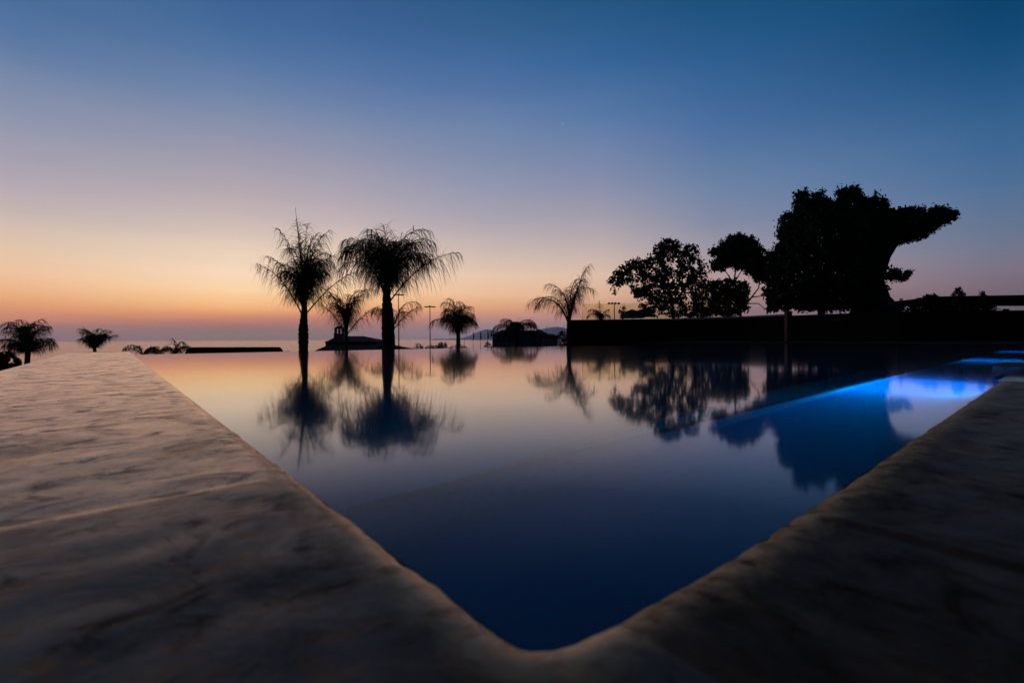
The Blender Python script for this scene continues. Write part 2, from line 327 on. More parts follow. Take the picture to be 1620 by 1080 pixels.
def deck():
    path = fillet_path(); ln = 0; v = []; uv = []
    prof = [(-.004, -.30), (-.004, -.05), (-.003, -.016), (0, -.006), (.004, .001), (.010, .0065), (.018, .0115), (.028, .0155), (.040, .0182), (.052, .0196)]
    d = .062; prof2 = []
    while d < 1.11: prof2.append((d, .02)); d += max(.008, d*.05)
    prof2 += [(1.11, .02), (1.128, .012), (1.13, -.02), (1.13, -.25), (1.05, -.25), (1.05, -1.6)]
    pr = prof+prof2; k = len(pr)
    for i, (p, n) in enumerate(path):
        if i: ln += (p-path[i-1][0]).length
        for d, z in pr:
            wob = .0075*noise.noise(Vector((ln*6.5, 1, 0)))+.0042*noise.noise(Vector((ln*24, 4, 0)))+.002*noise.noise(Vector((ln*70, 4, 9)))
            wz = 0
            if 0 <= d < 1.1: wz = .0030*noise.noise(Vector((p.x+n.x*d, p.y+n.y*d, 0))*3.2)+.0016*noise.noise(Vector((p.x+n.x*d, p.y+n.y*d, 5))*11)
            fall = max(0, 1-abs(d)/.12) if d < .5 else 0
            su = (ln+.61)/1.24; sk = math.floor(su); rs_ = random.Random(sk+31); ta, tb_ = (rs_.uniform(-1, 1), rs_.uniform(-1, 1)) if sk != 12 else (-2.2, 0)
            if 0 <= d < 1.1 and z > 0: wz += ((su-sk-.5)*ta*.004+(d-.4)*tb_*.003)*min(1, d/.09)*(1 if z > .015 else .3)
            q = p+n*(d+wob*fall); v.append((q.x, q.y, z+wz*(min(1, (z+.02)/.03) if z > -.02 else 0))); uv.append((ln, max(d, 0)-min(0, z)*.3))
    f = [(i*k+j+1, (i+1)*k+j+1, (i+1)*k+j, i*k+j) for i in range(len(path)-1) for j in range(k-1)]
    f.append(tuple(range(k)))      # far end face
    v = [tuple(q) for q in v]
    f = [q if len(q) != k else q for q in f]
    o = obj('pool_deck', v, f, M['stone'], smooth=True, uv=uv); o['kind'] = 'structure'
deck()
cn = MB(); cn.box((.5, -3.6, 2.42), 13, 9.6, .16)  # unseen roof added over and behind the camera to shade the near deck
for i in range(7): cn.box((-5.4+i*1.95, -3.6, 2.26), .12, 9.4, .158)
for x_, y_ in ((-5.6, -3.2), (6.6, -3.2), (-5.6, -8), (6.6, -8)): cn.box((x_, y_, .0), .3, .3, 2.258)
cn.build('added_shade_roof', M['wallp'])['kind'] = 'structure'
# wider paving behind the camera and to the right
def strip(name, corners, m, uvs=None):
    o = obj(name, corners, [tuple(range(len(corners)))], m, uv=uvs or [(c[0], abs(c[1])+1) for c in corners]); o['kind'] = 'structure'; return o
strip('paving', [P(-7, -9, .014), P(SF+6, -9, .014), P(SF+6, -.9, .014), P(-.5, -.9, .014), P(-.9, -.5, .014), P(-.9, 3, .014)][:4]+[P(-7, -.9, .014)], M['stone'])
mbp = MB(); mbp.prism([P(SJ+.003, -.9).to_2d(), P(SF+6, -.9).to_2d(), P(SF+6, -.004).to_2d(), P(SJ+.003, -.004).to_2d()], -.3, .02)
pv = mbp.build('pool_deck', M['stone']); pv['kind'] = 'structure'
pl = pv.data.uv_layers.new(name='UVMap'); pl.data.foreach_set('uv', np.array([(pv.data.vertices[l.vertex_index].co.x, abs(pv.data.vertices[l.vertex_index].co.y)*.3+.2) for l in pv.data.loops]).ravel())
# basin: two steps along the right side, then deep water
b = MB()
def quad(mb, *p): mb.add(p, [(0, 1, 2, 3)])
prof = [(0, 0), (0, -.27), (.66, -.27), (.66, -.55), (1.0, -.55), (1.0, -1.5), (TF-.25, -1.5), (TF-.25, -.012), (TF-.0, -.012), (TF, -1.7)]
sa, sb = 0.0, SF
b2 = MB()
for (t0, z0), (t1, z1) in zip(prof[:-1], prof[1:]): quad(b2 if t1 > .7 else b, P(sa, t0, z0), P(sb, t0, z0), P(sb, t1, z1), P(sa, t1, z1))
for s_ in (sa, sb): quad(b, P(s_, 0, 0), P(s_, TF-.25, 0), P(s_, TF-.25, -1.6), P(s_, 0, -1.6))
quad(b, P(sa, TF, -1.7), P(sb, TF, -1.7), P(sb, TF+.001, -1.7), P(sa, TF+.001, -1.7))
lip = MB(); lip.prism([P(.05, .585).to_2d(), P(SF-.05, .585).to_2d(), P(SF-.05, .625).to_2d(), P(.05, .625).to_2d()], -.272, -.09)
lip.build('pool_bench_lip', mat('bench_lip_tiles', (.004, .06, .14), .5, .3, 30, .2))['kind'] = 'structure'
for t_, z_ in ((.995, -.55),):
    e_ = MB(); e_.prism([P(.1, t_-.015).to_2d(), P(SF-.05, t_-.015).to_2d(), P(SF-.05, t_+.012).to_2d(), P(.1, t_+.012).to_2d()], z_-.03, z_+.012)
    e_.build('pool_step_edge', mat('step_edge_tiles', (.13, .12, .12), .5, .3, 30, .2))['kind'] = 'structure'
b2.build('pool_basin', mat('deep_pool_tiles', (.0005, .13, .22), .45, .3, 30, .06))['kind'] = 'structure'
bo = b.build('pool_basin', M['tile']); bo['kind'] = 'structure'
sheet('pool_water', [P(0-.003, -.003), P(SF, -.003), P(SF, TF-.001), P(-.003, TF-.001)], M['pool'])['kind'] = 'structure'
# overflow channel outside the infinity edge
b = MB(); b.prism([P(.0, TF+.012).to_2d(), P(SF, TF+.012).to_2d(), P(SF, TF+.9).to_2d(), P(.0, TF+.9).to_2d()], -1.6, -.55)
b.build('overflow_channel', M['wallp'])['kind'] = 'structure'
# paving past the far end of the water
b = MB(); b.prism([P(SF+.002, -.9).to_2d(), P(SF+14, -.9).to_2d(), P(SF+14, TF+4).to_2d(), P(SF+.002, TF+4).to_2d()], -1.7, .02)
b.build('terrace_paving', M['wallp'])['kind'] = 'structure'

# raised stone block at the end of the near coping
def stone_block(name, cx, cy, sx, sy, z0, h, rot, label, cat):
    b = MB(); nx, ny, nz_ = 14, 8, 5
    v = []; f = []
    def pt(u, v_, w_):
        q = Vector(((u-.5)*sx, (v_-.5)*sy, w_*h)); e = .012
        for a, hh in ((0, sx/2), (1, sy/2)):
            pass
        n_ = noise.noise(q*9)*.004
        return Vector((q.x*(1-.02*(w_ > .95)), q.y*(1-.03*(w_ > .95)), q.z+n_))
    rows = []
    loop = [(i/nx, 0) for i in range(nx)]+[(1, i/ny) for i in range(ny)]+[(1-i/nx, 1) for i in range(nx)]+[(0, 1-i/ny) for i in range(ny)]
    for w_, sc in ((0, 1), (.6, 1), (.88, .995), (.97, .975), (1, .94)):
        rows.append([pt(.5+(a-.5)*sc, .5+(c-.5)*sc, w_) for a, c in loop])
    n = len(loop); R_ = Matrix.Rotation(rot, 3, 'Z')
    for r_ in rows: v += [R_ @ q+Vector((cx, cy, z0)) for q in r_]
    f = [(i*n+j, i*n+(j+1) % n, (i+1)*n+(j+1) % n, (i+1)*n+j) for i in range(len(rows)-1) for j in range(n)]+[tuple((len(rows)-1)*n+j for j in range(n))]
    o = obj(name, v, f, mat('rough_block_stone', (.10, .085, .08), .95, .08, 14, .4, .01), smooth=False, uv=[(q[0]*.7+3, q[1]*.3+q[2]+.3) for q in v]); tag(o, label, cat); return o
q = G(1600, 598, .02)
q = P(5.1, -.10)
stone_block('stone_block', q.x, q.y, .74, .36, .0195, .062, math.atan2(R2.y, R2.x), 'low rough stone block on the right pool edge beside the brightest blue glow', 'stone block')

# underwater lamps in the right wall of the pool
BLUE = (.0, .47, 1.0)
def pool_lamp(s, label, watts):
    c = P(s, .012, -.13)
    t = thing('pool_light', c, label, 'pool light', 'underwater lights along the right wall')
    ring = MB(); n = 20; d = Vector((L2.x, L2.y, 0)); a = Vector((R2.x, R2.y, 0)); up = Vector((0, 0, 1))
    v = []
    for rr, off in ((.078, 0), (.078, .014), (.060, .016), (.058, .004)):
        v += [c+d*(off-.010)+a*math.cos(2*PI*j/n)*rr+up*math.sin(2*PI*j/n)*rr for j in range(n)]
    ring.add(v, [(i*n+j, i*n+(j+1) % n, (i+1)*n+(j+1) % n, (i+1)*n+j) for i in range(3) for j in range(n)])
    ring.build('rim', M['metal'], t)
    ln = MB(); ln.add([c+d*(-.004)+a*math.cos(2*PI*j/n)*.057+up*math.sin(2*PI*j/n)*.057 for j in range(n)], [tuple(range(n))])
    ln.build('lens', emit('blue_lamp_lens', (.0, .22, 1.0), 14), t)
    ld = bpy.data.lights.new('lamp', 'AREA'); ld.shape = 'DISK'; ld.size = .1; ld.energy = watts; ld.color = BLUE; ld.spread = math.radians(180)
    lo = bpy.data.objects.new('lamp', ld); col.objects.link(lo)
    lo.matrix_world = Matrix.Translation(c+d*.03) @ Vector((0, 0, -1)).rotation_difference(d+Vector((0, 0, -.10))).to_matrix().to_4x4()
    lo.parent = t; lo.matrix_parent_inverse = t.matrix_world.inverted()
pool_lamp(3.72, 'nearest round underwater lamp, glowing cyan blue under the right coping', 470)
pool_lamp(8.3, 'second underwater lamp, a long thin blue streak beyond the stone block', 160)
pool_lamp(13.2, 'farthest underwater lamp, a faint short blue streak at the right edge', 130)

# ------------------------------------------------------------------ plants
def leaves_mesh(pts, size, aspect=.45):
    n = len(pts); pts = np.asarray(pts)
    d = rng.normal(size=(n, 3)); d[:, 2] -= .25; d /= np.linalg.norm(d, axis=1)[:, None]
    e = rng.normal(size=(n, 3)); e -= (e*d).sum(1)[:, None]*d; e /= np.linalg.norm(e, axis=1)[:, None]
    s = size*rng.uniform(.6, 1.3, n)[:, None]
    v = np.stack([pts-d*s*.5, pts+e*s*aspect*.5, pts+d*s*.5, pts-e*s*aspect*.5], 1).reshape(-1, 3)
    return v, np.arange(n*4).reshape(-1, 4)
def fast_obj(name, v, f, m, parent):
    me = bpy.data.meshes.new(name); me.vertices.add(len(v)); me.vertices.foreach_set('co', np.asarray(v, float).ravel())
    me.loops.add(f.size); me.loops.foreach_set('vertex_index', f.ravel()); me.polygons.add(len(f))
    me.polygons.foreach_set('loop_start', np.arange(len(f))*f.shape[1]); me.update(); me.validate()
    me.materials.append(m); o = bpy.data.objects.new(name, me); col.objects.link(o)
    if parent: o.parent = parent; o.matrix_parent_inverse = parent.matrix_world.inverted()
    return o
def in_poly(x, y, poly):
    c = False; j = len(poly)-1
    for i in range(len(poly)):
        xi, yi = poly[i]; xj, yj = poly[j]
        if (yi > y) != (yj > y) and x < (xj-xi)*(y-yi)/(yj-yi)+xi: c = not c
        j = i
    return c
def edge_dist(x, y, poly):
    m = 1e9; j = len(poly)-1
    for i in range(len(poly)):
        ax, ay = poly[j]; bx, by = poly[i]; dx, dy = bx-ax, by-ay
        t = max(0, min(1, ((x-ax)*dx+(y-ay)*dy)/(dx*dx+dy*dy+1e-9))); m = min(m, math.hypot(x-ax-t*dx, y-ay-t*dy)); j = i
    return m
def crown_points(poly, d, n, thick=60, gap=-.9, gscale=.06, fringe=4, clump=9, seed=0, rag=7):
    # leaves gathered in clumps through the crown's volume; poly is the outline seen from the pool at its own distance
    x0 = min(p[0] for p in poly)-6; x1 = max(p[0] for p in poly)+6; y0 = min(p[1] for p in poly)-6; y1 = max(p[1] for p in poly)+6
    pts = []; k = d/F; R = random.Random(seed+5)
    while len(pts) < n:
        cx, cy = R.uniform(x0, x1), R.uniform(y0, y1)
        if not in_poly(cx, cy, poly): continue
        e = edge_dist(cx, cy, poly)
        if e < rag*max(0, noise.noise(Vector((cx*.13, cy*.13, seed+.5)))+.12): continue
        th = thick*min(1, (e+2)/45)**.6; dz = R.uniform(-1, 1)*th
        if noise.noise(Vector((cx*gscale, cy*gscale, dz*gscale*.5+seed))) < gap: continue
        rr = R.uniform(2.0, clump)
        rr = min(rr, e+fringe*R.choice((.5, 1, 1, 2)))
        for _ in range(int(3+rr*1.5)):
            ox, oy, oz = R.gauss(0, .45)*rr, R.gauss(0, .42)*rr, R.gauss(0, .5)*rr
            p = W(cx+ox, cy+oy, d+(dz+oz)*k); pts.append(p[:])
    return pts[:n]
def filled(poly, d, n, thick, seed):
    R = random.Random(seed); k = d/F; pts = []; x0 = min(p[0] for p in poly); x1 = max(p[0] for p in poly); y0 = min(p[1] for p in poly); y1 = max(p[1] for p in poly)
    while len(pts) < n:
        x, y = R.uniform(x0, x1), R.uniform(y0, y1)
        if in_poly(x, y, poly) and edge_dist(x, y, poly) > 2.5+7*max(0, noise.noise(Vector((x*.13, y*.13, seed+.5)))+.12):
            th = thick*min(1, (edge_dist(x, y, poly)+2)/45)**.6; pts.append(W(x, y, d+R.uniform(-1, 1)*th*k)[:])
    return pts
def branches(mb, specs, d):
    for s in specs:                          # s: list of (x, y, half-width px, depth offset m)
        mb.tube([W(a, b_, d+dd) for a, b_, r, dd in s], [r*d/F for a, b_, r, dd in s], 8)
def tree(name, d, poly, n, leaf_px, br, label, cat, group=None, gap=-.9, thick=60, base=None, ground=None, gscale=.06, clump=9, seed=0, extra=(), fill=0):
    bx = base
    b0 = W(bx, 500, d); gzv = ground if ground is not None else gz(b0.x, b0.y)
    t = thing(name, (b0.x, b0.y, gzv), label, cat, group)
    mb = MB(); branches(mb, br, d)
    x0, y0, r0, dd = br[0][0]; p0 = W(x0, y0, d+dd)
    mb.tube([(p0.x, p0.y, gzv-.2), (p0.x, p0.y, gzv+(p0.z-gzv)*.5), p0+Vector((0, 0, .05))], [r0*1.25*d/F, r0*1.08*d/F, r0*d/F], 9)
    mb.build('trunk', M['bark'], t, True)
    pts = crown_points(poly, d, n, thick, gap, gscale, clump=clump, seed=seed)
    if fill: pts += filled(poly, d, fill, thick, seed)
    for (pl_, nn_) in extra: pts += crown_points(pl_, d, nn_, 14, -.9, .1, seed=seed+3)
    v, f = leaves_mesh(pts, leaf_px*d/F)
    fast_obj('crown', v, f, M['leaf'], t); return t

def frond_mesh(hub, phi, th0, th1, length, p, leaf, wid, R, n=44, bare=.18, droop=1.0, plume=1.0, rw=.5):
    # rachis arching from th0 to th1 (degrees above level) on heading phi, with hanging leaflets
    V = []; Fq = []
    steps = 16; pos = Vector(hub); pts = [pos.copy()]; dirs = []
    h = Vector((math.cos(math.radians(phi)), math.sin(math.radians(phi)), 0))
    for i in range(steps):
        u = (i+.5)/steps; th = math.radians(th0+(th1-th0)*u**p)
        d = h*math.cos(th)+Vector((0, 0, math.sin(th))); dirs.append(d); pos = pos+d*(length/steps); pts.append(pos.copy())
    dirs.append(dirs[-1])
    mb = MB(); mb.tube(pts[::2], [rw*wid*(2.6-2.2*i/8) for i in range(9)], 5)
    side = h.cross(Vector((0, 0, 1)))
    for i in range(n):
        u = bare+(1-bare)*(i+R.uniform(-.4, .4))/n; u = min(.999, max(bare, u))
        k = u*steps; i0 = int(k); fr = k-i0; o = pts[i0].lerp(pts[i0+1], fr); d = dirs[i0]
        ll = leaf*(.35+.65*math.sin(PI*min(1, (u-bare)/(1-bare)*.82+.16)))*R.uniform(.7, 1.15)
        for sg in (-1, 1):
            v = (d*R.uniform(.5, 1.0)+side*sg*R.uniform(.35, 1.0)+Vector((R.uniform(-.4, .4), R.uniform(-.4, .4), R.uniform(-.1, .75)*plume))).normalized()
            q = o.copy(); row = []
            seg = 5
            wd = v.cross(Vector((R.uniform(-.6, .6), R.uniform(-.6, .6), 1))).normalized()
            for j in range(seg+1):
                ww = wid*(1, .95, .85, .65, .4, .1)[j]*.5
                row += [q-wd*ww, q+wd*ww]
                v = (v+Vector((0, 0, -.34*droop*(1+.12*j)))).normalized(); q = q+v*(ll/seg)
            mb.add(row, [(2*j, 2*j+1, 2*j+3, 2*j+2) for j in range(seg)])
    return mb
def palm(d, hubpx, trunk, fronds, fill, label, seed, leaf_px=26, wid_px=.8, spear=None, group=None, n=44, rough_trunk=True, base_z=None, droop=1.25):
    R = random.Random(seed); k = d/F
    hub = W(hubpx[0], hubpx[1], d); g = gz(hub.x, hub.y) if base_z is None else base_z
    t = thing('palm_tree', (hub.x, hub.y, g), label, 'palm tree', group)
    mb = MB(); prof = []
    pts = []; rad = []
    ys = trunk                               # list of (x, y, half width px) from below upwards
    p0 = W(*trunk[0][:2], d)
    pts.append((p0.x, p0.y, g-.1)); rad.append(trunk[0][2]*k*1.1)
    for i in range(len(trunk)-1):
        a, c = trunk[i], trunk[i+1]; m_ = 6
        for j in range(m_):
            u = j/m_; rr = (a[2]+(c[2]-a[2])*u)*k*(1+.06*math.sin((i*m_+j)*2.4)+R.uniform(-.05, .05)*rough_trunk)
            pts.append(W(a[0]+(c[0]-a[0])*u, a[1]+(c[1]-a[1])*u, d)); rad.append(rr)
    pts.append(W(*trunk[-1][:2], d)); rad.append(trunk[-1][2]*k)
    mb.tube(pts, rad, 12); mb.build('trunk', M['bark'], t, True)
    allf = list(fronds)
    for (cnt, tha, thb, e0, e1, l0, l1, p) in fill:
        for i in range(cnt):
            allf.append((R.uniform(0, 360), R.uniform(tha, thb), R.uniform(e0, e1), R.uniform(l0, l1), p))
    for fr in allf:
        phi, th0, th1, ln_, p = fr[:5]
        off = fr[5] if len(fr) > 5 else (R.uniform(-1, 1), R.uniform(-3, 3))
        h0 = hub+Vector((off[0]*k, R.uniform(-1, 1)*k, -off[1]*k))
        m_ = frond_mesh(h0, phi, th0, th1, ln_*k, p, leaf_px*k, wid_px*k, R, n=n, droop=droop)
        m_.build('frond', M['frond'], t)
    if spear:
        sm = MB(); a, c = spear; sm.tube([W(*a, d), W((a[0]+c[0])/2, (a[1]+c[1])/2, d), W(*c, d)], [1.3*k, .7*k, .2*k], 5); sm.build('spear_leaf', M['frond'], t)
    return t
# the two tall palms
palm(38, (480, 492), [(480, 562, 6.5), (480, 548, 7.0), (480, 532, 7.6), (480, 518, 6.8), (481, 500, 5.2), (482, 480, 3.6), (482, 466, 2.6)],
     [(180, 64, 18, 112, 2, (-2, 6)), (0, 50, 18, 112, 2, (3, 6)), (180, 73, 10, 108, 2.6), (0, 75, 15, 106, 2.8), (180, 81, 40, 140, 3.5), (0, 83, 30, 138, 3.5), (90, 87, 60, 146, 4), (270, 86, 50, 140, 4)],
     [(9, 83, 89, -30, 50, 90, 142, 4), (18, 79, 88, -60, 0, 76, 124, 3.3)], 'tall slender palm with a bare spear leaf, standing left of the thick-trunked palm', 11, leaf_px=46, wid_px=.92, spear=((478, 432), (467, 327)), n=44, droop=1.35)
palm(38, (613, 472), [(614, 562, 8.5), (614, 540, 9.6), (614, 515, 10), (613, 492, 9), (612, 475, 7), (611, 455, 4.5), (611, 440, 3.2)],
     [(0, 52, 2, 138, 1.9, (4, 4)), (180, 77, -60, 128, 3, (-3, 0)), (180, 72, -70, 112, 2.2, (-3, 0)), (0, 78, -50, 142, 3), (0, 70, -20, 112, 2.4), (90, 86, -20, 122, 4), (270, 87, 20, 120, 4), (0, 82, -30, 146, 3.2)],
     [(8, 83, 89, -75, 0, 95, 138, 4), (18, 74, 85, -82, -40, 95, 134, 2.8)], 'tallest palm with the thickest dark trunk and one long frond arching right', 12, leaf_px=62, wid_px=.98, spear=None, n=46, droop=1.4)
# smaller palms beyond the infinity edge
palm(52, (548, 527), [(548, 560, 2.4), (548, 545, 2.4), (548, 530, 2.6), (548, 500, 2.2), (549, 480, 1.8)],
     [(180, 58, 35, 66, 2), (0, 52, 20, 68, 2), (180, 70, 30, 72, 2, (0, -15)), (0, 76, -30, 78, 2.2, (0, -20)), (0, 84, -60, 62, 2.2, (1, -30)), (175, 86, 20, 66, 2, (0, -10))],
     [(14, 78, 88, -40, 30, 44, 74, 3.4)], 'slim palm rising in front of the bell-tower house, between the two tall palms', 13, leaf_px=32, wid_px=.75, n=34)
palm(56, (622, 522), [(622, 560, 3), (622, 530, 3)],
     [(0, 52, 20, 58, 2), (20, 74, -50, 62, 2.2, (3, -10)), (180, 80, -40, 55, 2)],
     [(4, 65, 84, -60, 10, 40, 58, 2.2)], 'palm mostly hidden behind the thickest trunk, one frond reaching right', 14, leaf_px=28, wid_px=.75, n=34)
palm(48, (725, 533), [(725, 560, 3.2), (725, 545, 3.4), (725, 530, 3.0), (725, 515, 2.2)],
     [(180, 70, -60, 60, 1.6, (0, -3)), (0, 79, -75, 50, 2.4), (180, 81, -60, 48, 2.4), (0, 86, -60, 54, 3), (180, 87, -40, 54, 3)],
     [(9, 82, 89, -70, 0, 56, 68, 4), (13, 77, 87, -85, -30, 38, 54, 3)], 'bushy drooping palm just right of the disc-topped lamp mast', 15, leaf_px=30, wid_px=.8, n=34)
palm(50, (817, 530), [(818, 560, 3.6), (818, 545, 3.8), (818, 530, 3.2)],
     [(180, 76, -85, 52, 1.2, (-3, 0)), (180, 64, -50, 40, 1.6), (0, 70, -80, 48, 1.6), (0, 82, -80, 50, 1.8), (180, 82, -35, 42, 2)],
     [(11, 58, 84, -85, -30, 32, 46, 1.8)], 'low wide palm with an arching loop frond in front of the dark hipped house', 16, leaf_px=24, wid_px=.8, n=30)
palm(34, (900, 512), [(897.5, 572, 3.2), (898, 545, 3.0), (899, 520, 2.8), (900, 500, 2.2)],
     [(0, 78, 48, 102, 3.0, (1, 0)), (180, 70, -60, 88, 1.8, (-1, 0)), (180, 78, -75, 80, 2.2), (0, 84, 30, 70, 2.4), (180, 86, -10, 80, 2.4), (8, 78, 60, 92, 2), (185, 72, -70, 78, 2)],
     [(6, 78, 88, -60, 20, 55, 88, 3)], 'thin palm leaning up beside the left corner of the dark terrace wall', 17, leaf_px=36, wid_px=.75, n=36)
palm(36, (44, 563), [(43, 600, 3.2), (43, 575, 3.6), (44, 560, 3.2), (45, 545, 2.2)],
     [(180, 66, -40, 56, 2), (0, 56, -60, 50, 1.8), (180, 76, -20, 60, 2.2), (5, 86, -20, 56, 2.5)],
     [(13, 80, 89, -60, 0, 52, 72, 3.8), (13, 62, 78, -75, -30, 38, 54, 2)], 'bushy palm at far left, beside the round shrub behind the stone walk', 18, leaf_px=30, wid_px=.8, n=34)
palm(52, (150, 553), [(150, 590, 2.6), (150, 565, 2.6), (150, 553, 2.2)],
     [(0, 44, 2, 44, 2), (0, 62, 10, 40, 2), (180, 60, -20, 34, 2)],
     [(22, 74, 89, -50, 20, 26, 41, 2.6)], 'small palm just above the far end of the stone walk', 19, leaf_px=17, wid_px=.75, n=28)
palm(46, (226, 566), [(226, 596, 2.4), (226, 575, 2.4), (226, 566, 2)],
     [(180, 80, -60, 44, 1.3), (180, 55, -40, 38, 1.5), (0, 75, -85, 40, 1.5), (0, 50, -60, 38, 1.6)],
     [(6, 60, 84, -80, -20, 26, 34, 1.8)], 'low palm of looping fronds at the corner of the water, left of its twin', 20, leaf_px=14, wid_px=.8, n=28)
palm(46, (278, 563), [(278, 596, 2.2), (278, 575, 2.2), (278, 563, 2)],
     [(0, 78, -80, 42, 1.4), (180, 72, -80, 32, 1.5), (0, 88, -75, 33, 3), (0, 60, -75, 38, 1.6), (180, 88, 60, 30, 2)],
     [(4, 60, 84, -85, -30, 22, 30, 1.8)], 'low palm of looping fronds between its twin and the long clipped hedge', 21, leaf_px=16, wid_px=.8, n=28)
# terrace level behind the dark wall
TZ = W(1060, 504, 39).z-.05
palm(45, (950, 508), [(951, 520, 2.4), (951, 505, 2.2), (951, 495, 1.5)],
     [(180, 70, -75, 30, 1.6), (180, 78, -60, 30, 2), (90, 86, 60, 34, 2)], [(8, 55, 86, -80, 0, 16, 28, 2)], 'small palm seen through the yellowish glass panel on the terrace wall', 22, leaf_px=12, wid_px=.8, n=24, base_z=TZ)

# ------------------------------------------------------------------ terrace wall, glass, pillar
tp = [W(899, 506, 40), W(1060, 504, 38.6), W(1180, 500, 35.2), W(1246, 496.5, 32.6), W(1420, 489, 27), W(1640, 487, 25.5), W(1900, 480, 23)]
tw = thing('terrace_wall', (tp[0].x, tp[0].y, gz(tp[0].x, tp[0].y)), 'long black terrace wall with a pale coping, right of the infinity edge', 'wall')
back = [(p.x*1.0+8, p.y+26) for p in tp[:-1]]+[(60, 50)]
front = [(p.x, p.y) for p in tp]
mb = MB()
for i in range(len(tp)-1):
    a, c = front[i], front[i+1]; d_ = back[i+1]; e_ = back[i]
    za, zc = tp[i].z-.12, tp[i+1].z-.12
    zb = -4
    mb.add([(a[0], a[1], zb), (c[0], c[1], zb), (c[0], c[1], zc), (a[0], a[1], za)], [(0, 1, 2, 3)])
    mb.add([(a[0], a[1], za), (c[0], c[1], zc), (d_[0], d_[1], zc), (e_[0], e_[1], za)], [(0, 1, 2, 3)])
mb.add([(front[0][0], front[0][1], -4), (front[0][0], front[0][1], tp[0].z-.12), (back[0][0], back[0][1], tp[0].z-.12), (back[0][0], back[0][1], -6)], [(0, 1, 2, 3)])
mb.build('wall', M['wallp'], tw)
for i in range(3):
    a, c = Vector(front[i]), Vector(front[i+1]); n_ = Vector(((c-a).y, -(c-a).x)).normalized()
    mb = MB(); z0, z1 = tp[i].z-.12, tp[i+1].z-.12
    q = [a+n_*.05, c+n_*.05, c-n_*.32, a-n_*.32]
    v = [(q[0].x, q[0].y, z0), (q[1].x, q[1].y, z1), (q[2].x, q[2].y, z1), (q[3].x, q[3].y, z0)]; v += [(x_, y_, z_+.118) for x_, y_, z_ in v]
    mb.add(v, [(0, 3, 2, 1), (4, 5, 6, 7), (0, 1, 5, 4), (1, 2, 6, 5), (2, 3, 7, 6), (3, 0, 4, 7)]); mb.build('coping', M['capst'] if i else M['wallp'], tw)
pm = MB(); pc = W(1247, 540, 32.2); pzt = W(1247, 492, 32.2).z
pm.box((pc.x, pc.y, 0), .34, .34, pzt-.1); pm.box((pc.x, pc.y, pzt-.1), .42, .42, .06); pm.box((pc.x, pc.y, pzt-.04), .30, .30, .05)
po = thing('stone_pillar', (pc.x, pc.y, 0), 'narrow brown stone pillar standing out against the black terrace wall', 'pillar'); pm.build('shaft', M['pillar'], po)
gr = thing('glass_railing', tuple(tp[0]), 'frameless yellowish glass railing on top of the dark terrace wall', 'railing')
def gpanel(x0, y0t, y0b, x1, y1t, y1b, d0, d1):
    a, c = W(x0, y0b, d0), W(x1, y1b, d1); at_, ct = W(x0, y0t, d0), W(x1, y1t, d1)
    n_ = Vector(((c-a).y, -(c-a).x, 0)).normalized()*.006
    v = [a-n_, c-n_, ct-n_, at_-n_, a+n_, c+n_, ct+n_, at_+n_]
    mb = MB(); mb.add(v, [(0, 1, 2, 3), (7, 6, 5, 4), (0, 4, 5, 1), (1, 5, 6, 2), (2, 6, 7, 3), (3, 7, 4, 0)]); return mb
def lrp(x, xs, ys): return float(np.interp(x, xs, ys))
XS = [899, 1060, 1180, 1246]; DS = [40.3, 38.9, 35.5, 32.9]; BT = [506, 504, 500, 496.5]; TT = [481, 478.5, 472, 467]
edges = [921, 987, 1054, 1108, 1162]
for x0, x1 in zip(edges[:-1], edges[1:]):
    gpanel(x0+.5, lrp(x0, XS, TT), lrp(x0, XS, BT)+.5, x1-.5, lrp(x1, XS, TT), lrp(x1, XS, BT)+.5, lrp(x0, XS, DS), lrp(x1, XS, DS)).build('glass_panel', M['glass'], gr)
for x in edges:
    d_ = lrp(x, XS, DS)-.02; mb = MB(); mb.tube([W(x, lrp(x, XS, BT)+1, d_), W(x, lrp(x, XS, TT)-.5, d_)], .014, 6); mb.build('post', M['metal'], gr)
# ------------------------------------------------------------------ broadleaf trees on the terrace
T1 = [(962,447),(968,433),(974,424),(984,415),(998,412),(1010,409),(1018,404),(1028,402),(1033,390),(1042,383),(1053,378),(1064,380),(1075,380),(1084,388),(1094,386),(1103,394),(1106,406),(1101,411),(1112,414),(1116,424),(1110,432),(1124,438),(1130,447),(1138,470),(1140,492),(1120,501),(1060,502),(1024,500),(1012,488),(1006,470),(996,462),(990,452),(980,452),(978,468),(972,466),(970,456),(966,450)]
tree('broadleaf_tree', 48, T1, 11500, 6.0, [[(1066, 505, 2.4, 0), (1064, 480, 2, 0), (1058, 450, 1.6, .5), (1050, 415, 1, 1), (1052, 390, .5, 1)],
    [(1064, 482, 1.6, 0), (1085, 455, 1.1, -.5), (1098, 425, .6, -1)], [(1062, 470, 1.4, 0), (1035, 445, 1, .6), (1000, 425, .6, 1), (975, 440, .35, 1.2)], [(1060, 478, 1.2, 0), (1035, 470, .8, -1), (1012, 455, .4, -1.5)],
    [(1112, 503, 1.2, 1), (1104, 485, .9, 1), (1088, 465, .6, 1)]],
    'wide loose tree with drooping leaf clusters, leftmost of the trees above the terrace wall', 'tree', 'trees behind the terrace wall', gap=-.08, thick=45, base=1066, ground=TZ, gscale=.085, clump=8, seed=1)
